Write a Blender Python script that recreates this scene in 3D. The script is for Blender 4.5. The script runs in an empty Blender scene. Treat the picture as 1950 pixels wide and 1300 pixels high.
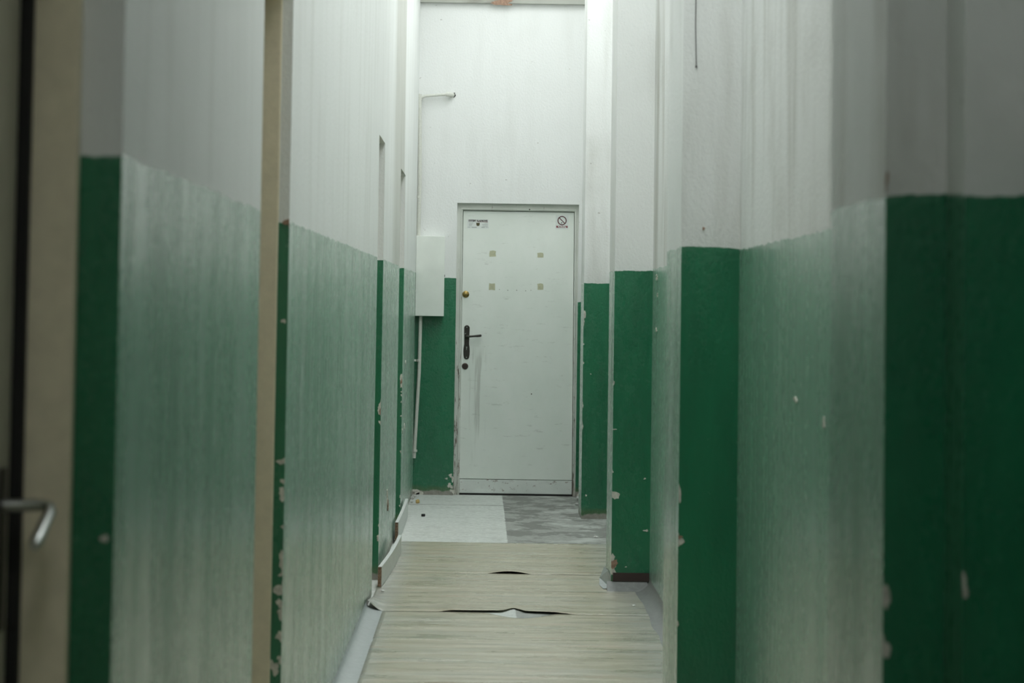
import bpy, bmesh, math, random
from mathutils import Vector, Matrix, noise as mnoise

random.seed(7)
C = bpy.context.scene.collection
SC = bpy.context.scene

# ------------------------------------------------------------------ camera
PITCH, ROLL = math.radians(2.8), math.radians(0.85)
LENS = 85.0
F = LENS / 36 * 1950
VX, VY, H = 931.0, 582.0, 1.326
fw = Vector((0, math.cos(PITCH), math.sin(PITCH)))
up0 = Vector((0, -math.sin(PITCH), math.cos(PITCH)))
rt0 = Vector((1, 0, 0))
up = up0 * math.cos(ROLL) - rt0 * math.sin(ROLL)
rt = rt0 * math.cos(ROLL) + up0 * math.sin(ROLL)
_c = (rt.y / fw.y, up.y / fw.y)
PX0, PY0 = VX - F * _c[0], VY + F * _c[1]

cam = bpy.data.cameras.new('camera')
cam.lens = LENS
cam.sensor_width = 36
cam.shift_x = (975 - PX0) / 1950
cam.shift_y = (PY0 - 650) / 1950
cam.clip_start = 0.05
cam.dof.use_dof = True
cam.dof.focus_distance = 14.0
cam.dof.aperture_fstop = 6.5
co = bpy.data.objects.new('camera', cam)
C.objects.link(co)
M = Matrix((rt, up, -fw)).transposed().to_4x4()
M.translation = Vector((0, 0, H))
co.matrix_world = M
SC.camera = co

# ------------------------------------------------------------------ daylight
w = bpy.data.worlds.new('overcast_sky')
SC.world = w
w.use_nodes = True
bg = w.node_tree.nodes['Background']
bg.inputs[0].default_value = (0.945, 1.0, 0.99, 1)
bg.inputs[1].default_value = 5.8
# ceiling openings (x0, x1, y0, y1): daylight falls in through these
SKY = [(-0.18, 0.74, 11.5, 16.5), (-0.10, 0.74, 4.9, 10.9), (-0.20, 0.50, -0.8, 1.2)]  # last one is unseen, added overhead to brighten the near surfaces
CEIL = 4.05
for (x0, x1, y0, y1) in SKY:
    ld = bpy.data.lights.new('skylight_portal', 'AREA')
    ld.shape = 'RECTANGLE'
    ld.size, ld.size_y = x1 - x0, y1 - y0
    ld.cycles.is_portal = True
    lo = bpy.data.objects.new('skylight_portal', ld)
    lo.location = ((x0 + x1) / 2, (y0 + y1) / 2, CEIL + 0.24)
    C.objects.link(lo)
vs = SC.view_settings
vs.view_transform = 'Standard'
vs.look = 'None'
vs.exposure = 0.0
vs.gamma = 1.0
vs.use_curve_mapping = False
SC.cycles.use_denoising = True
SC.cycles.max_bounces = 12
SC.cycles.diffuse_bounces = 8
SC.cycles.sample_clamp_indirect = 8.0

# ------------------------------------------------------------------ pixel -> place helpers
def ray(px, py):
    return fw + rt * ((px - PX0) / F) + up * ((PY0 - py) / F)
def onX(px, py, x):
    d = ray(px, py); p = d * (x / d.x); p.z += H; return p
def onY(px, py, y):
    d = ray(px, py); p = d * (y / d.y); p.z += H; return p
def onZ(px, py, z=0.0):
    d = ray(px, py); p = d * ((z - H) / d.z); p.z += H; return p

# ------------------------------------------------------------------ node helpers
class NT:
    def __init__(s, name):
        s.m = bpy.data.materials.new(name)
        s.m.use_nodes = True
        s.t = s.m.node_tree
        s.b = s.t.nodes['Principled BSDF']
        g = s.t.nodes.new('ShaderNodeNewGeometry')
        s.P = g.outputs['Position']
        s.N = g.outputs['Normal']
    def n(s, typ, **kw):
        x = s.t.nodes.new(typ)
        for k, v in kw.items():
            setattr(x, k, v)
        return x
    def put(s, sock, v):
        if hasattr(v, 'is_linked') or isinstance(v, bpy.types.NodeSocket):
            s.t.links.new(v, sock)
        else:
            sock.default_value = v
    def math(s, op, a, b=0.0, c=None, clamp=False):
        x = s.n('ShaderNodeMath', operation=op, use_clamp=clamp)
        s.put(x.inputs[0], a); s.put(x.inputs[1], b)
        if c is not None: s.put(x.inputs[2], c)
        return x.outputs[0]
    def sep(s, v):
        x = s.n('ShaderNodeSeparateXYZ'); s.put(x.inputs[0], v)
        return x.outputs
    def noise(s, scale, detail=3, rough=0.55, stretch=(1, 1, 1), off=(0, 0, 0), dist=0.0):
        mp = s.n('ShaderNodeMapping')
        s.put(mp.inputs['Vector'], s.P)
        mp.inputs['Scale'].default_value = stretch
        mp.inputs['Location'].default_value = off
        x = s.n('ShaderNodeTexNoise')
        s.put(x.inputs['Vector'], mp.outputs[0])
        x.inputs['Scale'].default_value = scale
        x.inputs['Detail'].default_value = detail
        x.inputs['Roughness'].default_value = rough
        x.inputs['Distortion'].default_value = dist
        return x.outputs['Fac']
    def step(s, v, lo, hi):
        x = s.n('ShaderNodeMapRange')
        x.interpolation_type = 'SMOOTHSTEP'
        s.put(x.inputs[0], v)
        x.inputs[1].default_value = lo; x.inputs[2].default_value = hi
        return x.outputs[0]
    def rng(s, v, a, b, c, d):
        x = s.n('ShaderNodeMapRange')
        s.put(x.inputs[0], v)
        for i, q in zip((1, 2, 3, 4), (a, b, c, d)): x.inputs[i].default_value = q
        return x.outputs[0]
    def mix(s, f, a, b):
        x = s.n('ShaderNodeMix', data_type='RGBA')
        s.put(x.inputs[0], f)
        s.put(x.inputs[6], a if not isinstance(a, tuple) else (*a[:3], 1))
        s.put(x.inputs[7], b if not isinstance(b, tuple) else (*b[:3], 1))
        return x.outputs[2]
    def bump(s, h, strength, dist=0.01, nrm=None):
        x = s.n('ShaderNodeBump')
        x.inputs['Strength'].default_value = strength
        x.inputs['Distance'].default_value = dist
        s.put(x.inputs['Height'], h)
        if nrm is not None: s.put(x.inputs['Normal'], nrm)
        return x.outputs[0]
    def done(s, col, rough=0.5, normal=None, spec=0.5, metal=0.0, coat=0.0):
        s.put(s.b.inputs['Base Color'], (*col[:3], 1) if isinstance(col, tuple) else col)
        s.put(s.b.inputs['Roughness'], rough)
        s.b.inputs['Specular IOR Level'].default_value = spec
        s.b.inputs['Metallic'].default_value = metal
        if coat: s.b.inputs['Coat Weight'].default_value = coat
        if normal is not None: s.put(s.b.inputs['Normal'], normal)
        return s.m

def plain(name, col, rough=0.5, metal=0.0, bump=0.0, scale=80, var=0.0):
    t = NT(name)
    nz = t.noise(scale, 3)
    c = t.mix(t.rng(nz, 0.3, 0.7, 0, 1), tuple(k * (1 - var) for k in col), tuple(min(1, k * (1 + var)) for k in col)) if var else col
    return t.done(c, rough, t.bump(nz, bump) if bump else None, metal=metal)

WHITE = (0.79, 0.80, 0.79)
DIRTY = (0.46, 0.455, 0.41)
GREEN = (0.009, 0.158, 0.072)

def wall_mat(name, h, slope=0.0, yref=10.0, dirt=0.5, gb=0.48, band=None, sheen=.045, wsheen=0.0):
    """white plaster above height h, glossy green oil paint below"""
    t = NT(name)
    P = t.sep(t.P)
    wob = t.noise(9, 2, off=(3, 1, 0))
    wob2 = t.noise(60, 2)
    z = t.math('ADD', P[2], t.math('MULTIPLY', t.math('SUBTRACT', wob, 0.5), 0.020))
    z = t.math('ADD', z, t.math('MULTIPLY', t.math('SUBTRACT', wob2, 0.5), 0.006))
    hh = t.math('ADD', t.math('MULTIPLY', t.math('SUBTRACT', P[1], yref), slope), h)
    if name.startswith('back'):
        hh = t.math('SUBTRACT', hh, t.rng(P[0], .60, .601, 0, .155))
    d = t.math('SUBTRACT', z, hh)
    isw = t.rng(d, -0.0015, 0.0015, 0, 1)
    # white part: dirt that runs down in streaks
    st = t.noise(6, 4, 0.6, stretch=(1, 1, 0.12), off=(0, 4, 2))
    sp = t.noise(2.2, 4, 0.6, off=(7, 0, 0))
    wm = t.math('MULTIPLY', t.step(st, 0.46, 0.74), dirt)
    wm = t.math('ADD', wm, t.math('MULTIPLY', t.step(sp, 0.48, 0.8), dirt * 0.5), clamp=True)
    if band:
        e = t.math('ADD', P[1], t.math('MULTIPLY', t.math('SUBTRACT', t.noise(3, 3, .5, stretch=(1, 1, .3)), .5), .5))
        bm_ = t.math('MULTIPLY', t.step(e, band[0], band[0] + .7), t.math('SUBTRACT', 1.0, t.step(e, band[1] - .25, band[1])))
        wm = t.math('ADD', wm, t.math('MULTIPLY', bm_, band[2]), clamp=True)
    speck = t.step(t.noise(45, 1, 0.4, off=(0, 0, 9)), 0.79, 0.83)
    wcol = t.mix(wm, WHITE, DIRTY)
    wcol = t.mix(t.math('MULTIPLY', speck, 0.45), wcol, (0.25, 0.22, 0.18))
    # green part: brush-worn, scuffed
    gv = t.noise(5, 5, 0.65, stretch=(1, 1, 0.25))
    gcol = t.mix(t.rng(gv, 0.3, 0.7, 0, 1), tuple(k * 0.8 for k in GREEN), tuple(k * 1.2 for k in GREEN))
    scuff = t.step(t.noise(38, 2, 0.5, off=(5, 2, 1)), 0.825, 0.86)
    gcol = t.mix(t.math('MULTIPLY', scuff, 0.4), gcol, (0.45, 0.46, 0.40))
    # peeled foot of the wall
    ft = t.math('SUBTRACT', P[2], t.math('MULTIPLY', t.math('SUBTRACT', t.noise(14, 3), 0.5), 0.05))
    foot = t.rng(ft, 0.028, 0.038, 1, 0)
    olive = t.rng(ft, 0.05, 0.075, 0.45, 0)
    gcol = t.mix(olive, gcol, (0.12, 0.14, 0.05))
    col = t.mix(isw, gcol, wcol)
    col = t.mix(foot, col, t.mix(t.noise(50, 3), (0.20, 0.18, 0.15), (0.42, 0.41, 0.37)))
    # relief: orange-peel of the oil paint plus slow plaster waves
    fine = t.noise(85, 3, 0.6, stretch=(1, 1, 0.7))
    brush = t.noise(16, 4, 0.6, stretch=(1, 1, 0.30))
    slow = t.noise(2.0, 2, 0.5, stretch=(1, 1, 0.35))
    n1 = t.bump(slow, 0.18, 0.02)
    n2 = t.bump(t.math('MULTIPLY', brush, t.rng(isw, 0, 1, 1, .10)), 0.22, 0.01, n1)
    n3 = t.bump(fine, gb, 0.005, n2)
    lip = t.bump(isw, 0.25, 0.002, n3)
    rg = t.rng(brush, 0.3, 0.7, 0.28, 0.42)
    rough = t.math('ADD', t.math('MULTIPLY', isw, 0.22), rg)
    rough = t.math('ADD', rough, t.math('MULTIPLY', foot, 0.4), clamp=True)
    streak = t.math('ADD', t.math('MULTIPLY', t.noise(6, 5, 0.62, stretch=(1, 1, .10), off=(1, 5, 3)), .7), t.math('MULTIPLY', t.noise(14, 3, 0.6, stretch=(1, 1, .35), off=(1, 5, 3)), .3))
    t.b.inputs['Coat IOR'].default_value = 1.5
    cw = t.math('MULTIPLY', t.rng(isw, 0, 1, 1, 0.0), t.math('SUBTRACT', 1.0, foot))
    t.put(t.b.inputs['Coat Weight'], cw)
    t.put(t.b.inputs['Coat Roughness'], t.rng(t.math('ADD', t.math('MULTIPLY', streak, .72), t.math('MULTIPLY', t.noise(30, 4, .65, off=(2, 2, 2)), .28)), 0.36, 0.64, 0.15, 0.37))
    t.put(t.b.inputs['Coat Normal'], t.bump(fine, gb * .55, 0.003, t.bump(streak, 0.20, 0.010, t.bump(slow, 0.12, 0.02))))
    m = t.done(col, rough, lip, spec=0.45)
    t.t.links.new(cw, t.b.inputs['Coat Weight'])
    t.put(t.b.inputs['Sheen Weight'], t.rng(isw, 0, 1, sheen, wsheen))
    t.b.inputs['Sheen Tint'].default_value = (.80, 1, .86, 1)
    t.b.inputs['Sheen Roughness'].default_value = .30
    return m

plaster = plain('bare_plaster', (0.62, 0.60, 0.54), 0.9, 0, 0.5, 60, 0.2)
brickish = plain('exposed_brick', (0.34, 0.22, 0.16), 0.9, 0, 0.6, 70, 0.3)
cream = plain('cream_oil_paint', (0.78, 0.69, 0.52), 0.38, 0, 0.15, 30, 0.06)
cream_leaf = plain('cream_leaf_paint', (0.50, 0.47, 0.38), 0.35, 0, 0.12, 30, 0.05)
steel = plain('brushed_steel', (0.62, 0.63, 0.62), 0.28, 1.0)
dark_iron = plain('blackened_bronze', (0.055, 0.052, 0.045), 0.35, 0.7, 0.3, 150, 0.3)
brown_iron = plain('brown_bronze', (0.07, 0.045, 0.04), 0.4, 0.5, 0.2, 150, 0.3)
brass = plain('old_brass', (0.36, 0.26, 0.09), 0.35, 0.8, 0.2, 150, 0.2)
black = plain('black_gap', (0.012, 0.011, 0.010), 0.8)
conduit_m = plain('conduit_paint', (0.66, 0.665, 0.61), 0.45, 0, 0.1, 90, 0.06)
box_m = plain('cabinet_paint', (0.83, 0.86, 0.81), 0.4, 0, 0.05, 8, 0.04)
grey_pvc = plain('grey_vinyl_edge', (0.40, 0.43, 0.43), 0.4, 0, 0.15, 40, 0.10)
chipboard = plain('chipboard', (0.23, 0.15, 0.10), 0.9, 0, 0.6, 120, 0.5)
white_board = plain('white_board_paint', (0.72, 0.74, 0.72), 0.5, 0, 0.2, 60, 0.12)
ceil_m = plain('ceiling_plaster', (0.62, 0.61, 0.57), 0.85, 0, 0.2, 12, 0.06)

# ------------------------------------------------------------------ mesh helpers
class MB:
    def __init__(s): s.bm = bmesh.new(); s.slot = 0
    def _f(s, vs):
        f = s.bm.faces.new(vs); f.material_index = s.slot; return f
    def box(s, x0, x1, y0, y1, z0, z1):
        v = [s.bm.verts.new(p) for p in ((x0,y0,z0),(x1,y0,z0),(x1,y1,z0),(x0,y1,z0),(x0,y0,z1),(x1,y0,z1),(x1,y1,z1),(x0,y1,z1))]
        for q in ((0,3,2,1),(4,5,6,7),(0,1,5,4),(1,2,6,5),(2,3,7,6),(3,0,4,7)):
            s._f([v[i] for i in q])
        return s
    def prism(s, pts, d):
        """closed 3-D outline pts extruded by vector d"""
        d = Vector(d)
        a = [s.bm.verts.new(Vector(p)) for p in pts]
        b = [s.bm.verts.new(Vector(p) + d) for p in pts]
        s._f(a[::-1]); s._f(b)
        n = len(a)
        for i in range(n): s._f([a[i], a[(i+1) % n], b[(i+1) % n], b[i]])
        return s
    def tube(s, path, r, seg=16, caps=True):
        path = [Vector(p) for p in path]
        rs = r if isinstance(r, (list, tuple)) else [r] * len(path)
        rings = []
        for i, p in enumerate(path):
            t = (path[min(i+1, len(path)-1)] - path[max(i-1, 0)]).normalized()
            a = Vector((0, 0, 1)) if abs(t.z) < 0.9 else Vector((0, 1, 0))
            u = t.cross(a).normalized(); v = t.cross(u)
            rings.append([s.bm.verts.new(p + (u * math.cos(2*math.pi*k/seg) + v * math.sin(2*math.pi*k/seg)) * rs[i]) for k in range(seg)])
        for A, B in zip(rings, rings[1:]):
            for k in range(seg): s._f([A[k], A[(k+1) % seg], B[(k+1) % seg], B[k]])
        if caps: s._f(rings[0][::-1]); s._f(rings[-1])
        return s
    def lathe(s, c, axis, prof, seg=32):
        """prof: (distance along axis, radius)"""
        c = Vector(c); axis = Vector(axis).normalized()
        return s.tube_ax(c, axis, prof, seg)
    def tube_ax(s, c, t, prof, seg):
        a = Vector((0, 0, 1)) if abs(t.z) < 0.9 else Vector((0, 1, 0))
        u = t.cross(a).normalized(); v = t.cross(u)
        rings = [[s.bm.verts.new(c + t * h + (u * math.cos(2*math.pi*k/seg) + v * math.sin(2*math.pi*k/seg)) * max(r, 1e-5)) for k in range(seg)] for h, r in prof]
        for A, B in zip(rings, rings[1:]):
            for k in range(seg): s._f([A[k], A[(k+1) % seg], B[(k+1) % seg], B[k]])
        s._f(rings[0][::-1]); s._f(rings[-1])
        return s
    def build(s, name, mats, parent=None, bevel=0, smooth=False, seg=2):
        bmesh.ops.recalc_face_normals(s.bm, faces=s.bm.faces[:])
        me = bpy.data.meshes.new(name)
        s.bm.to_mesh(me); s.bm.free()
        for m in (mats if isinstance(mats, (list, tuple)) else [mats]): me.materials.append(m)
        o = bpy.data.objects.new(name, me); C.objects.link(o)
        if smooth:
            for p in me.polygons: p.use_smooth = True
            if hasattr(me, 'set_sharp_from_angle'): me.set_sharp_from_angle(angle=math.radians(40))
        if bevel:
            b = o.modifiers.new('bevel', 'BEVEL'); b.width = bevel; b.segments = seg; b.limit_method = 'ANGLE'
            b.harden_normals = False
        if parent is not None: o.parent = parent
        return o

def struct(o): o['kind'] = 'structure'; return o
def tag(o, label, cat, group=None):
    o['label'] = label; o['category'] = cat
    if group: o['group'] = group
    return o
def empty(name, loc=(0, 0, 0)):
    o = bpy.data.objects.new(name, None); C.objects.link(o); o.empty_display_size = 0.1
    o.location = loc
    return o
def keep(o, root):
    """parent while the mesh stays where it was built"""
    o.parent = root; o.matrix_parent_inverse = Matrix.Translation(-root.location); return o

def blob(mb, c, u, v, n, w, h, seed, slot, half=0, thick=0.0015):
    """ragged flake of missing paint lying on a surface: centre c, in-plane axes u,v, normal n"""
    rnd = random.Random(seed); K = 22
    c, u, v, n = Vector(c), Vector(u), Vector(v), Vector(n)
    pts = []
    for k in range(K):
        a = 2 * math.pi * k / K
        r = 1 + 0.30 * math.sin(a * 2 + seed) + 0.22 * math.sin(a * 3 + seed * 2.1) + rnd.uniform(-0.22, 0.22)
        x = math.cos(a) * r * w / 2; y = math.sin(a) * r * h / 2
        if half and x * half < 0: x = 0.0
        pts.append(c + u * x + v * y - n * 0.001)
    mb.slot = slot
    mb.prism(pts, n * (thick + 0.001 + (.0012 if slot == 2 else 0)))
    mb.slot = 0

# ------------------------------------------------------------------ the shell
XL, XR, XI = -0.515, 0.592, 0.772       # left wall, face of the right piers, right wall between piers
YB = 16.99                               # back wall
TOP = CEIL
DH = 2.105                               # head of the side doorways
HEADS = [2.16, 2.16, 2.105, 2.105]
OPEN = [(2.44, 3.37), (5.42, 6.20), (11.10, 11.72), (13.84, 14.60)]

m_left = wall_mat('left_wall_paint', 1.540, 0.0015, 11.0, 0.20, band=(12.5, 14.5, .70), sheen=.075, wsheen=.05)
m_back = wall_mat('back_wall_paint', 1.515, 0, 17, 0.12)
m_right = wall_mat('right_wall_paint', 1.510, 0, 8, 0.75, sheen=.12)

mb = MB()
pts = [(-2.6, 0)]
for (a, b), d_ in zip(OPEN, HEADS): pts += [(a, 0), (a, d_), (b, d_), (b, 0)]
pts += [(YB + 0.25, 0), (YB + 0.25, TOP), (-2.6, TOP)]
mb.prism([(XL, y, z) for y, z in pts], (-0.26, 0, 0))
# paint knocked off the corners of the doorways
def jambchip(px, py, yj, w, h, seed, slot=1):
    p = onY(px, py, yj)
    blob(mb, (XL, yj, p.z), (1, 0, 0), (0, 0, 1), (0, -1, 0), w, h, seed, slot, half=-1)
for i, (py, h, w_) in enumerate(((878, .020, .018), (917, .016, .012), (943, .034, .016), (1003, .008, .012), (1063, .042, .014), (1092, .010, .012),
                                 (1120, .040, .018), (1150, .030, .014), (1172, .030, .014), (1212, .024, .020), (1255, .016, .014))):
    jambchip(534, py, 6.20, w_ * 1.6, h, 20 + i)
p = onY(522, 1270, 6.20); blob(mb, (p.x, 6.20, p.z), (1, 0, 0), (0, 0, 1), (0, -1, 0), .024, .034, 3, 1)
jambchip(545, 425, 6.20, .028, .020, 41, 2)
p = onY(540, 611, 6.20); blob(mb, (p.x, 6.20, p.z), (1, 0, 0), (0, 0, 1), (0, -1, 0), .010, .012, 8, 1)
jambchip(725, 778, 11.72, .034, .060, 5, 1); jambchip(725, 782, 11.72, .014, .030, 6, 2)
jambchip(725, 805, 11.72, .016, .022, 9, 1); jambchip(722, 1025, 11.72, .020, .026, 10, 1); jambchip(722, 1000, 11.72, .010, .012, 11, 1)
jambchip(763, 722, 14.60, .034, .075, 12, 1); jambchip(763, 725, 14.60, .02, .03, 13, 2)
for i, py in enumerate((745, 752, 765, 792, 860, 945, 962)): jambchip(762, py, 14.60, .014, .014, 50 + i)
p = onY(199, 1025, 3.37); blob(mb, (p.x, 3.37, p.z), (1, 0, 0), (0, 0, 1), (0, -1, 0), .009, .012, 14, 1)
# loose flake on the wall between the doorways, small knocks further on
for (px, py, w_, h, sl) in ((737, 945, .10, .060, 1), (738, 962, .10, .05, 2), (770, 812, .05, .03, 1), (772, 690, .04, .02, 1), (766, 820, .05, .03, 1)):
    p = onX(px, py, XL); blob(mb, p, (0, 1, 0), (0, 0, 1), (1, 0, 0), w_, h, int(px + py), sl, thick=0.003)
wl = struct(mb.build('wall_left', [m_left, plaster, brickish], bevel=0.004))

# back wall with the doorway cut through it
DX0, DX1, DZ = -0.232, 0.628, 2.045
mb = MB()
mb.prism([(XL - .26, YB, 0), (DX0, YB, 0), (DX0, YB, DZ), (DX1 - .004, YB, DZ), (DX1 - .004, YB, 0), (1.05, YB, 0), (1.05, YB, TOP), (XL - .26, YB, TOP)], (0, .25, 0))
for (px, py, w_, h, sl) in ((858, 905, .028, .022, 1), (857, 925, .030, .040, 1), (862, 935, .03, .03, 1), (862, 912, .02, .03, 1), (850, 911, .022, .010, 1), (793, 936, .05, .03, 1), (800, 941, .07, .03, 1), (1108, 945, .05, .05, 1)):
    p = onY(px, py, YB); blob(mb, p, (1, 0, 0), (0, 0, 1), (0, -1, 0), w_, h, int(px * 3 + py), sl)
# hole around the pipe high on the wall
p = onY(863, 181, YB); blob(mb, p, (1, 0, 0), (0, 0, 1), (0, -1, 0), .030, .040, 77, 2)
wb = struct(mb.build('wall_back', [m_back, plaster, black], bevel=0.004))

# right wall: plane between the piers, nearer stretch built a little forward
mb = MB(); mb.box(XI, XI + .26, 5.08, YB, 0, TOP); 
for (px, py, w_, h) in ((1251, 530, .10, .018), (1252, 562, .07, .014), (1250, 628, .10, .016), (1515, 760, .05, .014), (1569, 805, .04, .020), (1250, 524, .05, .01)):
    p = onX(px, py, XI); blob(mb, p, (0, 1, 0), (0, 0, 1), (-1, 0, 0), w_, h, int(px + py), 1)
struct(mb.build('wall_right', [m_right, plaster]))
m_rn = wall_mat('right_wall_near_paint', 1.556, 0, 4, 0.5)
mb = MB(); mb.box(XI - .016, XI + .26, 3.9, 5.08, 0, TOP); struct(mb.build('wall_right_near', m_rn, bevel=.004))
mb = MB(); mb.box(XI + .02, XI + .26, -2.6, 3.9, 0, TOP); struct(mb.build('wall_right_front', m_rn))
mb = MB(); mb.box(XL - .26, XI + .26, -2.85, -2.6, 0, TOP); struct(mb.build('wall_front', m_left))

def pier(y0, y1, h, chips, dirt=0.4, x0=XR, x1=XI + .004):
    m = wall_mat('pier_paint', h, 0, 8, dirt)
    mb = MB(); mb.box(x0, x1, y0, y1, 0, TOP)
    for (px, py, w_, h_, sl, half) in chips:
        p = onY(px, py, y0)
        if half: p.x = x0
        blob(mb, (p.x, y0, p.z), (1, 0, 0), (0, 0, 1), (0, -1, 0), w_, h_, int(px * 2 + py), sl, half=half)
    return struct(mb.build('pillar', [m, plaster, brickish], bevel=0.007, seg=3))
pier(15.26, 15.72, 1.476, [(1112, 615, .012, .03, 1, 1), (1112, 655, .01, .02, 1, 1), (1111, 690, .012, .02, 1, 1), (1109, 770, .012, .03, 1, 1), (1108, 810, .012, .04, 1, 1),
                           (1125, 712, .008, .008, 1, 0), (1116, 943, .008, .018, 1, 0), (1108, 600, .02, .09, 1, 1)], x0=.598)
pier(11.42, 11.92, 1.500, [(1172, 943, .06, .042, 1, 1), (1171, 1068, .05, .05, 1, 1), (1171, 1072, .05, .05, 2, 1), (1171, 1086, .045, .035, 1, 1), (1171, 728, .012, .02, 1, 1), (1173, 817, .03, .007, 1, 1),
                           (1192, 1079, .008, .006, 1, 0), (1230, 1010, .02, .012, 1, 0), (1228, 911, .012, .006, 1, 0), (1171, 897, .01, .014, 1, 1)], 0.15)
pier(7.47, 8.07, 1.515, [(1285, 1027, .030, .042, 1, 1), (1285, 1021, .024, .012, 2, 1), (1287, 935, .014, .050, 1, 1), (1284, 1188, .010, .014, 1, 1), (1340, 435, .009, .008, 2, 0)], 0.35)
pier(3.62, 4.20, 1.500, [(1672, 1137, .018, .040, 1, 1), (1672, 1232, .016, .045, 1, 1), (1675, 345, .006, .03, 2, 1)], 0.6)
pier(3.48, 3.86, 1.496, [(1800, 1117, .018, .030, 1, 1)], 0.6, x0=0.683, x1=XI + .02)

# ceiling around the two skylights and the added near opening, with upstands and glazing bars
mb = MB()
ys = [-2.85, SKY[2][2], SKY[2][3], SKY[1][2], SKY[1][3], SKY[0][2], SKY[0][3], YB + .25]
for a, b in ((0, 1), (2, 3), (4, 5), (6, 7)): mb.box(XL - .26, 1.05, ys[a], ys[b], CEIL, CEIL + .15)
for (x0, x1, y0, y1) in SKY:
    mb.box(XL - .26, x0, y0, y1, CEIL, CEIL + .15); mb.box(x1, 1.05, y0, y1, CEIL, CEIL + .15)
struct(mb.build('ceiling', ceil_m))
for i, (x0, x1, y0, y1) in enumerate(SKY):
    fr = MB()
    for (a, b, c, d) in ((x0 - .05, x0, y0 - .05, y1 + .05), (x1, x1 + .05, y0 - .05, y1 + .05), (x0, x1, y0 - .05, y0), (x0, x1, y1, y1 + .05)):
        fr.box(a, b, c, d, CEIL + .15, CEIL + .22)
    k = 4
    for j in range(1, k):
        yy = y0 + (y1 - y0) * j / k
        fr.box(x0, x1, yy - .015, yy + .015, CEIL + .17, CEIL + .21)
    struct(fr.build('window_%d' % (i + 1), white_board))  # the third frame edges the added near opening

# ledge along the head of the back wall
mb = MB()
zt = onY(950, 7, YB - .02).z
mb.box(XL, 0.9, YB - .045, YB, zt, zt + .05)
p = onY(955, 9, YB - .045)
blob(mb, (p.x, YB - .046, zt + .004), (1, 0, 0), (0, 0, 1), (0, -1, 0), .17, .035, 5, 1)
tm = NT('ledge_dirty_paint')
led = tm.mix(tm.step(tm.noise(8, 4, 0.6, stretch=(.3, 1, 1)), 0.48, 0.75), (0.42, 0.43, 0.39), (0.16, 0.15, 0.12))
lm = tm.done(led, 0.8)
struct(mb.build('trim_1', [lm, brickish], bevel=.003))

# ------------------------------------------------------------------ floor
t = NT('worn_screed')
P = t.sep(t.P)
a = onZ(957, 948); b = onZ(967, 1035)
sl = (b.x - a.x) / (b.y - a.y)
edge = t.math('ADD', P[0], t.math('MULTIPLY', t.math('SUBTRACT', t.noise(20, 2), .5), .012))
lim = t.math('ADD', t.math('MULTIPLY', t.math('SUBTRACT', P[1], a.y), sl), a.x)
right = t.rng(t.math('SUBTRACT', edge, lim), -0.003, 0.003, 0, 1)
fine = t.noise(30, 5, 0.7)
strk = t.noise(7, 5, 0.7, stretch=(0.7, 1, 1))
base = t.mix(t.rng(fine, .3, .7, 0, 1), (0.50, 0.52, 0.49), (0.78, 0.80, 0.77))
base = t.mix(t.math('MULTIPLY', t.step(strk, .47, .72), .4), base, (0.36, 0.37, 0.34))
grey = t.mix(t.rng(fine, .3, .7, 0, 1), (0.27, 0.275, 0.255), (0.43, 0.44, 0.415))
wash = t.step(t.math('ADD', t.noise(5, 4, 0.6, stretch=(0.8, .6, 1)), t.math('MULTIPLY', t.math('SUBTRACT', P[0], 0.45), 0.45)), .50, .64)
grey = t.mix(t.math('MULTIPLY', wash, .85), grey, (0.52, 0.54, 0.51))
damp = t.step(t.noise(3.6, 5, 0.65, stretch=(1, .7, 1), off=(1.6, .7, 0)), .47, .54)
grey = t.mix(t.math('MULTIPLY', damp, .7), grey, (0.16, 0.16, 0.145))
col = t.mix(right, base, grey)
# crack running across near the door
cr = t.math('ABSOLUTE', t.math('SUBTRACT', t.math('ADD', P[1], t.math('MULTIPLY', t.math('SUBTRACT', t.noise(6, 3), .5), .10)), onZ(860, 961).y))
crm = t.math('MULTIPLY', t.rng(cr, .010, .018, 1, 0), t.math('SUBTRACT', 1.0, t.math('MULTIPLY', right, .6)))
col = t.mix(t.math('MULTIPLY', crm, .8), col, (0.15, 0.14, 0.12))
fm = t.done(col, 0.62, t.bump(fine, .35, .01))
mb = MB(); mb.box(XL - .26, 1.05, -2.85, YB + .25, -0.15, 0); struct(mb.build('floor', fm))

# vinyl sheets
t = NT('beige_vinyl')
s1 = t.noise(42, 4, 0.6, stretch=(0.12, .8, 1))
s2 = t.noise(7, 4, 0.6, stretch=(0.22, 1, 1), off=(3, 3, 0))
s3 = t.noise(9, 3, 0.6, stretch=(0.3, 1, 1), off=(9, 1, 0))
vc = t.mix(t.rng(s1, .32, .68, 0, 1), (0.39, 0.355, 0.255), (0.52, 0.48, 0.36))
vc = t.mix(t.math('MULTIPLY', t.step(s2, .46, .66), .5), vc, (0.43, 0.425, 0.355))
vc = t.mix(t.math('MULTIPLY', t.step(s3, .52, .70), .45), vc, (0.52, 0.40, 0.29))
blot = t.step(t.noise(3.5, 4, .6, off=(4, 8, 0)), .60, .74)
vc = t.mix(t.math('MULTIPLY', blot, .4), vc, (0.27, 0.22, 0.14))
PX = t.sep(t.P)
edgegrey = t.math('MULTIPLY', t.math('ADD', t.rng(PX[0], -.36, -.47, 0, .75), t.rng(PX[0], .50, .66, 0, .55)), t.rng(s1, .3, .6, .5, 1))
vc = t.mix(edgegrey, vc, (0.46, 0.48, 0.475))
wav = t.noise(3.0, 2, 0.5, stretch=(0.35, 1.6, 1), off=(2, 0, 0))
n1 = t.bump(wav, .35, .05)
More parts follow.
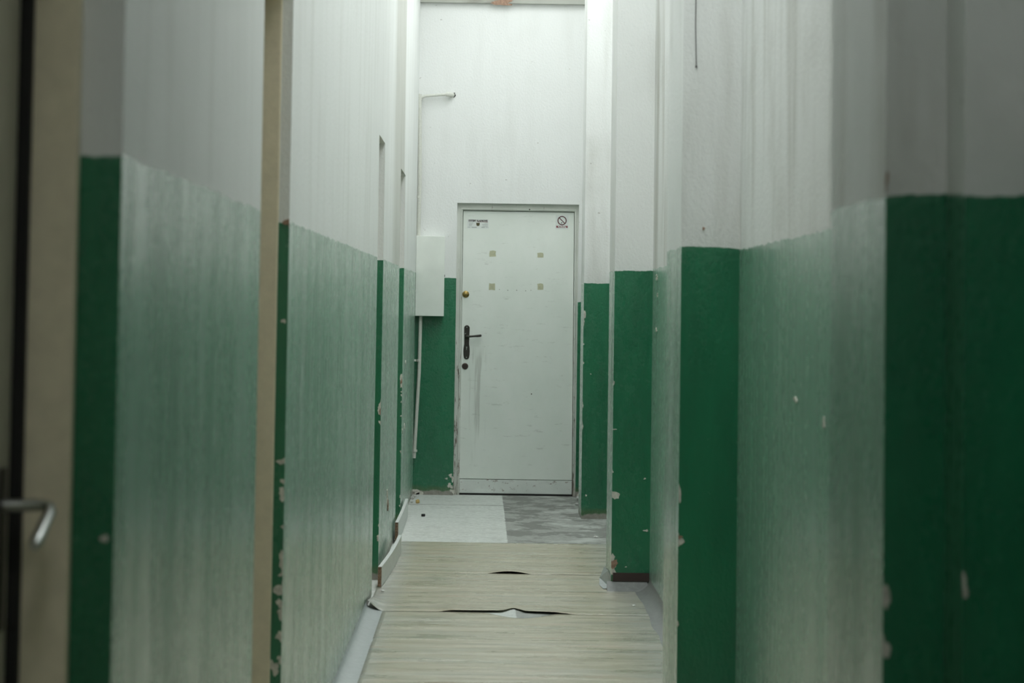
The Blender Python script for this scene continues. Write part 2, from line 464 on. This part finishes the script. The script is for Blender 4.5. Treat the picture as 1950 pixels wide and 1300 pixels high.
vm = t.done(vc, t.rng(t.noise(8, 3, .6, stretch=(.3, 1, 1)), .3, .7, .22, .42), t.bump(s1, .05, .004, n1), spec=0.5)

def sheet(name, ya, yb_, x0, x1, near=None, far=None, lift=None, skip=(), dx=.012, dy=.03):
    """vinyl between ya and yb_; near/far(x) bend its cut edges, lift(x,y) raises it"""
    bm = bmesh.new()
    cuts_x = sorted(set([round(x0 + i * (x1 - x0) / round((x1 - x0) / dx), 5) for i in range(round((x1 - x0) / dx) + 1)] + [XR - .004]))
    ny = max(2, round((yb_ - ya) / dy))
    cuts_y = sorted(set([round(ya + i * (yb_ - ya) / ny, 5) for i in range(ny + 1)] + [q for s_ in skip for q in s_[:2] if ya < q < yb_]))
    V = {}
    for i, x in enumerate(cuts_x):
        for j, y in enumerate(cuts_y):
            yy = y
            k = (y - ya) / (yb_ - ya)
            fa = max(0, 1 - (y - ya) / .35); fb = max(0, 1 - (yb_ - y) / .35)
            if near: yy += near(x) * fa
            if far: yy += far(x) * fb
            z = .0035 + .0012 * (mnoise.noise(Vector((x * 2.2, y * 3.5, 1.3))) + 1)
            if lift: z += lift(x, yy)
            V[i, j] = bm.verts.new((x, yy, z))
    for i in range(len(cuts_x) - 1):
        for j in range(len(cuts_y) - 1):
            cx = (cuts_x[i] + cuts_x[i+1]) / 2; cy = (cuts_y[j] + cuts_y[j+1]) / 2
            if any(s0 < cy < s1_ and cx > XR - .004 for s0, s1_ in skip): continue
            bm.faces.new([V[i, j], V[i+1, j], V[i+1, j+1], V[i, j+1]])
    loose = [v for v in bm.verts if not v.link_faces]
    bmesh.ops.delete(bm, geom=loose, context='VERTS')
    me = bpy.data.meshes.new(name); bm.to_mesh(me); bm.free()
    for p_ in me.polygons: p_.use_smooth = True
    me.materials.append(vm)
    o = bpy.data.objects.new(name, me); C.objects.link(o)
    so = o.modifiers.new('thick', 'SOLIDIFY'); so.thickness = .0012; so.offset = -1
    return o
Y1, Y2, Y3 = onZ(960, 1035).y, onZ(960, 1094).y, onZ(960, 1168).y
def bumpf(x, c, wd): 
    q = abs(x - c) / wd
    return max(0.0, math.cos(q * math.pi / 2)) if q < 1 else 0.0
def smooth(d, r): return max(0.0, 1 - d / r) ** 2 if d >= 0 else 0
xa = onZ(970, 1094).x
far_s = sheet('vinyl_sheet', Y2 + .006, Y1, XL + .01, XI - .006,
              near=lambda x: .012 * mnoise.noise(Vector((x * 5, 0, 0))),
              lift=lambda x, y: .013 * bumpf(x, xa, .105) * smooth(y - Y2, .45) + .0015 * bumpf(x, xa + .3, .25) * smooth(y - Y2, .3))
tag(far_s, 'beige vinyl floor sheet beyond the short black slit, ending at the bare concrete', 'floor covering', 'beige vinyl sheets on the corridor floor')
xp = onZ(978, 1162).x
def jag(x):
    return .13 * max(0, 1 - abs(x - xp) / .05) + .03 * max(0, 1 - abs(x - xp) / .2) + .006 * mnoise.noise(Vector((x * 40, 2, 0))) - .03 * max(0, min(1, (x - xp) / .25))
def lift2(x, y):
    g = min(1, max(0, (x + .20) / .06)) * min(1, max(0, (.40 - x) / .10))
    z = .0095 * g * smooth(y - Y3 + .03, .4)
    # corner by the left wall curls up
    d = max(0, (-.44 - x)) / .06
    z += .045 * min(1, d) ** 1.6 * max(0, 1 - abs(y - Y3) / .5)
    return z
mid_s = sheet('vinyl_sheet', Y3 + .004, Y2, XL + .01, XI - .006, near=jag, far=lambda x: .012 * mnoise.noise(Vector((x * 5, 0, 0))), lift=lift2, skip=[(11.415, 11.925)])
tag(mid_s, 'middle beige vinyl floor sheet between the two black tears, left corner curling up', 'floor covering', 'beige vinyl sheets on the corridor floor')
def bite(x):
    return -.17 * bumpf(x, xp + .03, .16) ** 1.3 - .012 + .004 * mnoise.noise(Vector((x * 30, 5, 0))) + (-.02 if x > xp + .1 else 0) * min(1, (x - xp - .1) / .2)
near_s = sheet('vinyl_sheet', -2.5, Y3, XL + .075, XI - .006, far=bite, skip=[(7.465, 8.075), (3.5, 4.205)], dx=.02, dy=.05)
tag(near_s, 'long beige vinyl floor sheet nearest the camera, its far edge worn through to grey', 'floor covering', 'beige vinyl sheets on the corridor floor')

# grey skirting coves where the floor meets the walls
grey_dark = plain('grey_vinyl_edge_dark', (0.25, 0.255, 0.25), 0.5, 0, 0.15, 40, 0.15)  # darker version of the grey edge, for right cove and pier lip
def cove(name, x, dirx, y0, y1, w_=.07, h_=.045, mat=None):
    mb = MB(); prof = []
    for k in range(7):
        a = math.pi / 2 * k / 6
        prof.append((x + dirx * w_ * (1 - math.cos(a)) * 1.0, .004 + h_ * (1 - math.sin(a))))
    prof = prof + [(x, .0005)] if True else prof
    prof[0] = (x, .004 + h_)
    mb.prism([(q[0], y0, q[1]) for q in prof], (0, y1 - y0, 0))
    return struct(mb.build(name, mat or grey_pvc, smooth=True))
cove('baseboard_left', XL, 1, 6.22, Y3 + .06, .078, .03)
cove('baseboard_right', XI, -1, 8.08, 11.41, .075, .055, grey_dark)
# upturned vinyl lip and dark gap at the foot of the second pier
mb = MB()
mb.prism([(XR - .02, 11.415, .045), (XR - .02, 11.36, .006), (XR - .02, 11.33, .001), (XR - .02, 11.34, .0005), (XR - .02, 11.415, .0005)], (XI - XR + .01, 0, 0))
struct(mb.build('baseboard_pier', grey_dark))
mb = MB(); mb.box(XR + .008, XI - .002, 11.410, 11.4195, .046, .085)
struct(mb.build('trim_2', plain('dark_bare_foot', (0.06, 0.04, 0.035), .9)))
mb = MB()
mb.prism([(XR - .034, 11.44, .006), (XR - .001, 11.42, .012), (XR - .001, 11.43, .062), (XR - .003, 11.60, .075), (XR - .004, 12.0, .05), (XR - .03, 11.9, .006), (XR - .045, 11.6, .006)], (-.0015, 0, 0.001))
struct(mb.build('baseboard_pier_side', grey_pvc))

# ------------------------------------------------------------------ loose white boards against the left wall
def board(y0, x0, y1, x1, h, label, bow=0.0):
    mb = MB(); K = 12; th = .018
    rings = []
    for k in range(K + 1):
        q = k / K
        y = y0 + (y1 - y0) * q
        x = x0 + (x1 - x0) * q + bow * math.sin(math.pi * q)
        rings.append([mb.bm.verts.new(p_) for p_ in ((x, y, .007), (x - th, y, .007), (x - th, y, h), (x, y, h))])
    for A, B in zip(rings, rings[1:]):
        for i in range(4): mb._f([A[i], A[(i+1) % 4], B[(i+1) % 4], B[i]])
    mb.slot = 1; mb._f(rings[0]); mb._f(rings[-1][::-1]); mb.slot = 0
    o = mb.build('skirting_board', [white_board, chipboard], bevel=.0012)
    return tag(o, label, 'skirting board', 'loose white skirting boards by the left wall')
board(11.38, XL + .032, 12.95, -.447, .100, 'nearer white skirting board standing on the beige vinyl, broken brown end', .008)
board(13.50, XL + .030, 15.15, XL + .030, .118, 'farther white skirting board at the left wall beside the grey concrete', .003)

# ------------------------------------------------------------------ the white door at the end
dm = NT('door_white_paint')
P = dm.sep(dm.P)
sm = dm.noise(5, 4, .6, stretch=(1, 1, .6))
drip = dm.math('MULTIPLY', dm.step(dm.noise(30, 3, .6, stretch=(1, 1, .05)), .50, .68), .45)
win = dm.math('MULTIPLY', dm.math('MULTIPLY', dm.rng(P[0], -.14, -.11, 0, 1), dm.rng(P[0], -.02, .0, 1, 0)), dm.math('MULTIPLY', dm.rng(P[2], .20, .40, 0, 1), dm.rng(P[2], .95, 1.05, 1, 0)))
dc = dm.mix(dm.rng(sm, .3, .7, 0, 1), (0.80, 0.84, 0.79), (0.86, 0.89, 0.85))
dc = dm.mix(dm.math('MULTIPLY', drip, win), dc, (0.33, 0.33, 0.29))
scr = dm.step(dm.noise(14, 5, .75, stretch=(.5, 1, 2.5), off=(2, 0, 5)), .60, .68)
dc = dm.mix(dm.math('MULTIPLY', scr, .25), dc, (0.30, 0.30, 0.26))
rub = dm.math('MULTIPLY', dm.step(dm.noise(40, 2, .5, off=(1, 1, 3)), .78, .82), .35)
dc = dm.mix(rub, dc, (0.35, 0.25, 0.20))
door_m = dm.done(dc, .38, dm.bump(dm.noise(60, 3), .08, .004))
km = NT('kick_rail_paint')
kc = km.mix(km.rng(km.noise(8, 4), .3, .7, 0, 1), (0.68, 0.71, 0.68), (0.78, 0.81, 0.78))
kc = km.mix(km.step(km.noise(26, 5, .8, stretch=(.8, 1, 1.4), off=(3, 3, 3)), .60, .635), kc, (0.20, 0.13, 0.11))
kick_m = km.done(kc, .5, km.bump(km.noise(70, 3), .2, .004))
fmn = NT('door_frame_paint')
Pf = fmn.sep(fmn.P)
fc = fmn.mix(fmn.rng(fmn.noise(7, 4), .3, .7, 0, 1), (0.62, 0.64, 0.59), (0.72, 0.74, 0.69))
low = fmn.rng(Pf[2], .3, 1.9, .05, -.06)
pe = fmn.math('ADD', fmn.noise(22, 5, .75, stretch=(3.5, 1, .35), off=(1, 2, 0)), low)
fc = fmn.mix(fmn.step(pe, .60, .64), fc, (0.16, 0.11, 0.085))
fc = fmn.mix(fmn.rng(Pf[2], .0, .12, .35, 0), fc, (0.30, 0.25, 0.19))
frame_m = fmn.done(fc, .5, fmn.bump(pe, .3, .004))

D = struct(empty('door_1', (0.2, YB, 0)))
YF = YB + .045            # face of the wooden frame
YD = YB + .062            # face of the leaf
LX0, LX1, LZ0, LZ1 = -.190, .592, .012, 1.992
def sk(x, z):  # the frame leans a hair, as in the photo
    return x + (.010 * (2 - z) / 2 if x > .2 else .004 * (2 - z) / 2)
mb = MB()
mb.prism([(sk(DX0 - .004, 0), YF, 0), (sk(LX0 - .003, 0), YF, 0), (LX0 - .003, YF, LZ1 + .004), (LX1 + .003, YF, LZ1 + .004), (sk(LX1 + .003, 0), YF, 0), (DX1, YF, 0), (DX1, YF, DZ + .004), (DX0 - .004, YF, DZ + .004)], (0, .10, 0))
keep(mb.build('frame', frame_m, bevel=.003), D)
mb = MB()   # stop strip just inside the frame
mb.prism([(LX0 - .014, YF - .010, .0), (LX0 - .007, YF - .010, .0), (LX0 - .007, YF - .010, LZ1 + .010), (LX1 + .007, YF - .010, LZ1 + .010), (LX1 + .013, YF - .010, 0), (LX1 + .020, YF - .010, 0), (LX1 + .016, YF - .010, LZ1 + .018), (LX0 - .014, YF - .010, LZ1 + .018)], (0, .012, 0))
keep(mb.build('frame_moulding', frame_m, bevel=.002), D)
mb = MB()
mb.prism([(LX0 + .000, YD, .112), (LX1 + .009, YD, .112), (LX1, YD, LZ1), (LX0, YD, LZ1)], (0, .04, 0))
leaf = keep(mb.build('door_leaf', door_m, bevel=.002), D)
mb = MB(); mb.prism([(LX0 + .001, YD - .004, LZ0), (LX1 + .009, YD - .004, LZ0), (LX1 + .009, YD - .004, .108), (LX0 + .001, YD - .004, .108)], (0, .044, 0))
keep(mb.build('kick_rail', kick_m, bevel=.002), D)['label'] = 'chipped white rail along the foot of the door'
mb = MB(); mb.box(DX0, DX1 - .006, YD - .012, YD + .12, .0, .010); keep(mb.build('under_door_gap', black), D)  # black strip standing in for the shadowed gap under the door
mb = MB(); mb.box(DX0 - .1, DX1 + .1, YB + .19, YB + .24, 0, DZ + .1); keep(mb.build('backing', black), D)

# hardware
c = onY(887, 560, YD)
mb = MB(); mb.lathe((c.x, YD, c.z), (0, -1, 0), [(0, .024), (.005, .0235), (.009, .018), (.010, .014), (.016, .0125), (.018, .010), (.018, 0)])
lk = keep(mb.build('upper_lock', brass, smooth=True), D); lk['label'] = 'round brass cylinder lock'
mb = MB(); mb.box(c.x - .001, c.x + .001, YD - .0187, YD - .0178, c.z - .005, c.z + .005); k_ = mb.build('key_slot', black); k_.parent = lk
pt, pb = onY(889.5, 619, YD), onY(888, 684, YD)
cx, z0, z1 = (pt.x + pb.x) / 2, pb.z, pt.z
out = []
hw = .0195
for k in range(13): a = math.pi * k / 12; out.append((cx + hw * math.cos(a), z1 - hw + hw * math.sin(a)))
for q, ww in ((.55, .0175), (.45, .0172), (.36, .0205), (.25, .0225), (.14, .0215)): out.append((cx - ww, z0 + (z1 - z0) * q))
for k in range(13): a = math.pi + math.pi * k / 12; out.append((cx + hw * math.cos(a), z0 + hw + hw * math.sin(a)))
for q, ww in ((.14, .0215), (.25, .0225), (.36, .0205), (.45, .0172), (.55, .0175)): out.append((cx + ww, z0 + (z1 - z0) * q))
mb = MB(); mb.prism([(x, YD, z) for x, z in out], (0, -.005, 0))
pl = keep(mb.build('handle_plate', dark_iron, bevel=.0015), D); pl['label'] = 'long blackened door plate'
def sub(o, par): o.parent = par; return o
for zz, xx in ((z1 - .014, 0), (z1 - .060, -.010), (z0 + .014, 0)):
    mb = MB(); mb.lathe((cx + xx, YD - .005, zz), (0, -1, 0), [(0, .0036), (.0012, .003), (.0016, 0)], 12); sub(mb.build('screw', steel, smooth=True), pl)
kz = z0 + (z1 - z0) * .33
mb = MB(); mb.lathe((cx, YD - .005, kz + .006), (0, -1, 0), [(0, .0045), (.0006, .0045), (.0006, 0)], 14); mb.box(cx - .002, cx + .002, YD - .0056, YD - .005, kz - .012, kz + .006)
sub(mb.build('keyhole', steel), pl)
h0 = onY(889.5, 640.5, YD - .03); h1 = onY(917, 637, YD - .045)
mb = MB(); mb.lathe((h0.x, YD - .004, h0.z), (0, -1, 0), [(0, .014), (.006, .013), (.010, .009), (.040, .0085)], 20)
mb.tube([(h0.x - .006, YD - .040, h0.z), (h0.x + .012, YD - .043, h0.z), (h0.x + .045, YD - .046, h0.z + .003), (h0.x + .075, YD - .046, h0.z + .005), (h1.x - .004, YD - .045, h0.z + .008), (h1.x, YD - .045, h0.z + .008)], [.0085, .0075, .0070, .0088, .0088, .005], 14)
keep(mb.build('door_handle', dark_iron, smooth=True), D)['label'] = 'dark lever door handle'
c = onY(885.5, 697, YD)
mb = MB(); mb.lathe((c.x, YD, c.z), (0, -1, 0), [(0, .0225), (.004, .022), (.007, .018), (.007, .013), (.004, .0125), (.004, 0)])
lo_ = keep(mb.build('lower_lock', brown_iron, smooth=True), D); lo_['label'] = 'round brown keyhole rosette'
mb = MB(); mb.box(c.x - .0025, c.x + .0025, YD - .0050, YD - .0038, c.z - .009, c.z + .009); sub(mb.build('keyhole', black), lo_)
# traces on the leaf
tape = plain('old_tape', (0.52, 0.52, 0.36), .55, 0, .1, 60, .12)
for (px, py, w_, h_) in ((938, 483, .044, .042), (1029, 486, .042, .034), (936.5, 546, .044, .046), (1029, 546, .040, .044)):
    c = onY(px, py, YD); mb = MB()
    rnd = random.Random(px)
    pts = []
    for (sx, sz) in ((-1, -1), (0, -1), (1, -1), (1, 0), (1, 1), (0, 1), (-1, 1), (-1, 0)):
        pts.append((c.x + sx * w_ / 2 + rnd.uniform(-.003, .003), YD, c.z + sz * h_ / 2 + rnd.uniform(-.003, .003)))
    mb.prism(pts, (0, -.0008, 0)); keep(mb.build('tape_remnant', tape), D)
dk = plain('dark_fleck', (0.10, 0.09, 0.07), .8)
for (px, py, r_) in ((951, 551, .0022), (967, 552.5, .003), (984, 552.5, .003), (1001, 553.5, .003), (1011, 552.5, .0025), (1012, 750, .0045), (1008.5, 398.7, .005)):
    yy = YD if py > 399 else YF - .010
    c = onY(px, py, yy); mb = MB(); mb.lathe((c.x, yy, c.z), (0, -1, 0), [(0, r_), (.0006, r_ * .8), (.0006, 0)], 10); keep(mb.build('nail_hole', dk), D)

def text(mb_name, s_, x, y, z, size, mat, parent, width=None):
    cu = bpy.data.curves.new('txt', 'FONT'); cu.body = s_; cu.size = size; cu.align_x = 'CENTER'; cu.align_y = 'CENTER'; cu.extrude = .0003; cu.offset = size * .055
    tmp = bpy.data.objects.new('txt', cu)
    C.objects.link(tmp); bpy.context.view_layer.update()
    dg = bpy.context.evaluated_depsgraph_get()
    me = bpy.data.meshes.new_from_object(tmp.evaluated_get(dg))
    bpy.data.objects.remove(tmp); bpy.data.curves.remove(cu)
    xs = [v.co.x for v in me.vertices]; sxx = width / (max(xs) - min(xs)) if width else 1
    for v in me.vertices:
        X_, Y_, Z_ = v.co
        v.co = (x + X_ * sxx, y - Z_, z + Y_)
    me.materials.clear(); me.materials.append(mat)
    o = bpy.data.objects.new(mb_name, me); C.objects.link(o)
    o.parent = parent
    return o
film = plain('sticker_film', (0.76, 0.79, 0.77), .3)
ink = plain('sticker_ink', (0.05, 0.03, 0.03), .5)
ink2 = plain('sticker_grey_ink', (0.25, 0.27, 0.26), .5)
red = plain('sticker_red', (0.23, 0.03, 0.04), .5)
gold = plain('sticker_emblem', (0.085, 0.075, 0.025), .5)
pa, pb_ = onY(889.5, 417, YD), onY(931, 435.5, YD)
mb = MB(); mb.box(pa.x, pb_.x, YD - .0008, YD, pb_.z, pa.z)
st = keep(mb.build('alarm_sticker', film), D); st['label'] = 'small white alarm sticker with dark lettering'
mx = (pa.x + pb_.x) / 2; ya = YD - .0009
text('lettering', 'SYSTEMY ALARMOWE', mx, ya, pa.z - .0115, .018, ink, st, .134)
e = onY(910.3, 427, YD)
mb = MB(); mb.prism([(e.x + a_, ya, e.z + b_) for a_, b_ in ((-.012, .012), (-.001, .0105), (.001, .0105), (.012, .012), (.012, -.001), (.0075, -.0115), (.003, -.0125), (0, -.009), (-.003, -.0125), (-.0075, -.0115), (-.012, -.001))], (0, -.0006, 0))
sub(mb.build('emblem', gold), st)
mb = MB(); mb.box(e.x - .004, pb_.x - .008, ya - .0004, ya, pa.z - .0205, pa.z - .0185); sub(mb.build('red_line', red), st)
mb = MB()
for (x0_, x1_, yy, hh_) in ((893, 901.5, 424.3, .003), (893, 899.5, 427, .0035), (893, 898.5, 429.5, .003), (923, 929, 424.3, .003), (918.5, 929, 427.3, .003), (919, 929, 430, .0035), (891, 896, 432.5, .003), (898, 908, 432.7, .005), (917, 923.5, 432.7, .005), (925, 930, 432.7, .003)):
    a_, b_ = onY(x0_, yy, YD), onY(x1_, yy, YD)
    n_ = max(3, int((b_.x - a_.x) / .004))
    for k in range(n_):
        q = a_.x + (b_.x - a_.x) * k / n_
        mb.box(q, q + (b_.x - a_.x) / n_ * .72, ya - .0003, ya, a_.z - hh_ / 2, a_.z + hh_ / 2)
sub(mb.build('small_print', ink2), st)
c = onY(1070.3, 420, YD)
mb = MB(); mb.box(c.x - .045, c.x + .045, YD - .0008, YD, c.z - .062, c.z + .040)
ns = keep(mb.build('no_smoking_sticker', film), D); ns['label'] = 'clear no-smoking sticker with dark red ring and bar'
mb = MB(); K = 40; R0, R1 = .0255, .0325
ringA = [(c.x + R1 * math.cos(2 * math.pi * k / K), c.z + R1 * math.sin(2 * math.pi * k / K)) for k in range(K)]
ringB = [(c.x + R0 * math.cos(2 * math.pi * k / K), c.z + R0 * math.sin(2 * math.pi * k / K)) for k in range(K)]
A = [mb.bm.verts.new((x, ya - .0004, z)) for x, z in ringA]; B = [mb.bm.verts.new((x, ya - .0004, z)) for x, z in ringB]
A2 = [mb.bm.verts.new((x, ya, z)) for x, z in ringA]; B2 = [mb.bm.verts.new((x, ya, z)) for x, z in ringB]
for k in range(K):
    j = (k + 1) % K
    mb._f([A[k], A[j], B[j], B[k]]); mb._f([A2[k], A[k], A[j], A2[j]]); mb._f([B[k], B[j], B2[j], B2[k]])
s2_ = .7071
mb.prism([(c.x + (-R0 * s2_) + .0022, ya, c.z + R0 * s2_ + .0022), (c.x - R0 * s2_ - .0022, ya, c.z + R0 * s2_ - .0022), (c.x + R0 * s2_ - .0022, ya, c.z - R0 * s2_ - .0022), (c.x + R0 * s2_ + .0022, ya, c.z - R0 * s2_ + .0022)], (0, -.0005, 0))
sub(mb.build('prohibition_ring', plain('ring_ink', (0.10, 0.025, 0.03), .5)), ns)
mb = MB(); mb.prism([(c.x - .008, ya, c.z - .018), (c.x - .001, ya, c.z - .010), (c.x + .003, ya, c.z - .012), (c.x - .004, ya, c.z - .022)], (0, -.0005, 0)); sub(mb.build('cigarette_mark', plain('black_ink', (.02, .02, .02), .5)), ns)
mb = MB(); mb.box(c.x - .040, c.x + .040, ya - .0005, ya, c.z - .0505, c.z - .0365); sub(mb.build('caption_bar', red), ns)
text('caption', 'No Smoking', c.x, ya - .0006, c.z - .0432, .0125, film, ns, .058)

# ------------------------------------------------------------------ side doors set in the left openings
def side_door(n, a, b, visible=0.0):
    r = struct(empty('door_%d' % n, (XL - .1, (a + b) / 2, 0)))
    return r
def keepr(o, r): o.parent = r; o.matrix_parent_inverse = Matrix.Translation(-r.location); return o
for n, (a, b) in enumerate(OPEN, start=2):
    DH = HEADS[n - 2]
    r = side_door(n, a, b)
    if n == 2:
        f0, f1, lf = XL - .058, XL - .125, XL - .138    # nearest: deep frame, stepped
    elif n == 3:
        f0, f1, lf = XL - .027, XL - .09, XL - .10
    else:
        f0, f1, lf = XL - .10, XL - .16, XL - .17
    g = .060 if n == 2 else .045
    mb = MB()
    zt_ = DH - .05
    mb.prism([(f0, a, 0), (f0, a + g, 0), (f0, a + g, zt_), (f0, b - g * .4, zt_), (f0, b - g * .4, 0), (f0, b, 0), (f0, b, DH), (f0, a, DH)], (f1 - f0, 0, 0))
    keepr(mb.build('frame', cream, bevel=.004), r)
    if n == 2:   # inner rebate of the frame, coloured black to stand for the shaded gap
        mb = MB(); mb.box(XL - .142, XL - .122, b - .040, b - .020, 0, zt_); keepr(mb.build('rebate_gap', black), r)
    mb = MB(); mb.box(lf - .04, lf, a + .01, b - (.045 if n == 2 else .03), .01, DH - .06)
    lf_o = keepr(mb.build('door_leaf', cream_leaf, bevel=.003), r)
    mb = MB(); mb.box(XL - .25, lf - .045, a, b, 0, DH); keepr(mb.build('backing', black), r)
    if n == 2:
        yh = 3.27; zc = onY(18, 962, yh).z; xh = lf
        # plates and the lever
        mb = MB(); mb.box(xh, xh + .004, yh - .022, yh + .022, zc - .17, zc + .05); keepr(mb.build('handle_plate', plain('dark_steel', (.05, .045, .04), .5, .6), bevel=.002), r)
        c1 = onY(98, 966, yh); c0 = onY(22, 960, yh)
        e1 = onX(68, 1040, c1.x)
        mb = MB()
        pth = [(xh, yh, zc), (xh + .02, yh, zc), (c1.x - .012, yh, c1.z + .003), (c1.x - .003, yh - .004, c1.z + .001), (c1.x, yh - .012, c1.z - .005)]
        E1 = Vector((c1.x - .002, e1.y, e1.z)); S1 = Vector(pth[-1])
        for k in range(1, 9): pth.append(tuple(S1.lerp(E1, k / 8)))
        mb.tube(pth, [.0085] * (len(pth) - 1) + [.006], 20)
        keepr(mb.build('door_handle', steel, smooth=True), r)['label'] = 'bent round steel lever handle'
        mb = MB(); mb.box(lf - .03, lf + .012, b - .045, b - .025, zc - .17, zc - .10); keepr(mb.build('strike_plate', black, bevel=.002), r)

# ------------------------------------------------------------------ cabinet and conduits in the far left corner
YC = YB - .10
a, b = onY(790.5, 448.5, YC), onY(845, 602, YC)
cab = empty('electrical_cabinet', ((a.x + b.x) / 2, YB - .05, b.z))
tag(cab, 'flat pale grey electrical cabinet on the back wall left of the door', 'cabinet')
x0, x1, z0, z1 = max(a.x, XL + .001), b.x, b.z, a.z
mb = MB(); mb.box(x0 + .003, x1 - .003, YC + .012, YB - .001, z0 + .003, z1 - .003); keepr(mb.build('cabinet_body', box_m, bevel=.003), cab)
mb = MB(); mb.box(x0, x1, YC, YC + .011, z0, z1); cd = keepr(mb.build('cabinet_door', box_m, bevel=.0025), cab)
p = onY(846, 525, YC); mb = MB(); mb.box(x1, x1 + .004, YC + .003, YC + .012, p.z - .008, p.z + .008); keepr(mb.build('latch', black), cab)

def clip(p, d=.017):
    mb = MB(); mb.tube([(p[0], p[1], p[2] - .008), (p[0], p[1], p[2] + .008)], d, 16)
    mb.box(p[0] - .055, p[0] - .008, p[1] - .002, p[1] + .006, p[2] - .007, p[2] + .007)
    return mb
lc = empty('conduit', (-.50, YB - .05, .28)); tag(lc, 'thin white conduit running down the green wall below the cabinet', 'conduit')
yc = YB - .045
a, b = onY(801, 600, yc), onY(788.5, 872, yc)
mb = MB(); mb.tube([(a.x, yc, z0 - .002), (a.x - .004, yc, (a.z + b.z) / 2 + .1), (b.x, yc, b.z)], .0125, 16); keepr(mb.build('pipe', conduit_m, smooth=True), lc)
for (px, py) in ((797, 686), (790, 858)):
    p = onY(px, py, yc); keepr(clip((p.x, yc, p.z)).build('clip', conduit_m, bevel=.001), lc)
uc = empty('conduit', (-.50, YB - .05, 1.82)); tag(uc, 'white conduit rising from the cabinet and turning right into a wall hole', 'conduit')
yc = YB - .040
a, b = onY(799.5, 180, yc), onY(800, 450, yc)
e = onY(853, 179.5, yc)
mb = MB(); mb.tube([(b.x - .012, yc, z1 + .002), (b.x - .008, yc, 2.2), (a.x, yc, a.z - .05), (a.x + .002, yc, a.z + .004)], .0135, 16); keepr(mb.build('pipe', conduit_m, smooth=True), uc)
mb = MB(); mb.tube([(a.x + .004, yc, a.z - .045), (a.x + .010, yc, a.z - .022), (a.x + .035, yc, a.z - .010), (a.x + .06, yc, a.z - .007), (e.x, yc, e.z)], [.011, .011, .0105, .010, .010], 16); keepr(mb.build('branch_pipe', conduit_m, smooth=True), uc)
q = onY(862, 181, YB)
mb = MB(); mb.tube([(e.x - .012, yc, e.z), (e.x + .012, yc, e.z - .001), (q.x - .006, yc + .010, q.z), (q.x, YB + .01, q.z)], .0165, 16); keepr(mb.build('elbow', conduit_m, smooth=True), uc)
mb = MB(); mb.tube([(a.x - .013, yc, a.z - .09), (a.x - .013, yc, a.z + .0)], .009, 12); keepr(mb.build('joint', conduit_m, smooth=True), uc)
for (px, py) in ((798, 203), (797.5, 375)):
    p = onY(px, py, yc); keepr(clip((p.x, yc, p.z), .0165).build('clip', conduit_m, bevel=.001), uc)

# thin dark wire hanging on the third pier
a, b = onY(1325.5, -30, 7.468), onY(1326, 127, 7.468)
mb = MB(); mb.tube([(a.x, 7.467, a.z + .25), (a.x, 7.467, (a.z + b.z) / 2), (b.x, 7.467, b.z)], .0013, 8)
mb.tube([(b.x, 7.467, b.z - .003), (b.x, 7.467, b.z + .003)], .003, 10)
tag(mb.build('wire', plain('dark_wire', (.06, .055, .05), .6)), 'thin dark wire hanging down the white face of a right pillar', 'wire')

# ------------------------------------------------------------------ bits on the floor
def crumb(name, px, py, r, col, label, cat, group=None, seed=1, flat=.6, z=0.0):
    c_ = onZ(px, py, z)
    bm = bmesh.new(); bmesh.ops.create_icosphere(bm, subdivisions=2, radius=r)
    rnd = random.Random(seed)
    for v in bm.verts:
        v.co *= 1 + .35 * mnoise.noise(v.co * (1.6 / r) + Vector((seed, 0, 0))); v.co.z *= flat
    zmin = min(v.co.z for v in bm.verts)
    for v in bm.verts: v.co += Vector((c_.x, c_.y, z - zmin))
    me = bpy.data.meshes.new(name); bm.to_mesh(me); bm.free()
    me.materials.append(plain(name + '_mat', col, .8, 0, .3, 200, .2))
    return tag(bpy.data.objects.new(name, me), label, cat, group) if False else _lk(bpy.data.objects.new(name, me), label, cat, group)
def _lk(o, label, cat, group):
    C.objects.link(o); return tag(o, label, cat, group)
crumb('foam_lump', 795, 958, .016, (.55, .40, .16), 'small yellow lump on the concrete in the far left corner', 'debris', None, 3, .9)
mb = MB(); c = onZ(806, 983); mb.box(c.x - .012, c.x + .012, c.y - .012, c.y + .012, .0005, .016)
tag(mb.build('plastic_cap', plain('black_plastic', (.015, .015, .015), .5), bevel=.003), 'tiny black cube lying on the whitish concrete', 'debris')
crumb('paint_chip', 1135, 1022.5, .014, (.8, .8, .76), 'white flake lying on the stained grey concrete at right', 'debris', None, 5, .25)
crumb('paint_chip', 1207, 1153, .008, (.8, .8, .8), 'white speck on beige vinyl near the right wall', 'debris', None, 6, .3, .0075)
for i, (px, py, r_) in enumerate(((785, 950, .016), (789, 946, .012), (784, 957, .010), (790, 941, .014))):
    crumb('plaster_crumb', px, py, r_, (.55, .55, .52), ('pale plaster crumb in the far left corner, nearest the wall', 'pale plaster crumb in the far left corner, right of the others', 'pale plaster crumb in the far left corner, nearest the camera', 'pale plaster crumb in the far left corner, farthest back')[i], 'debris', 'plaster crumbs in the far left corner', 10 + i, .7)
for i, (px, py) in enumerate(((1103, 953), (1098, 962))):
    crumb('plaster_crumb', px, py, (.024, .014)[i], (.55, .56, .54), ('larger pale plaster crumb right of the door frame foot', 'smaller pale plaster crumb right of the door frame foot')[i], 'debris', 'plaster crumbs right of the door', 20 + i, .6)
crumb('plaster_crumb', 729, 1127, .010, (.75, .75, .72), 'white plaster crumb at the broken end of the nearer skirting board', 'debris', None, 31, .5, .0075)
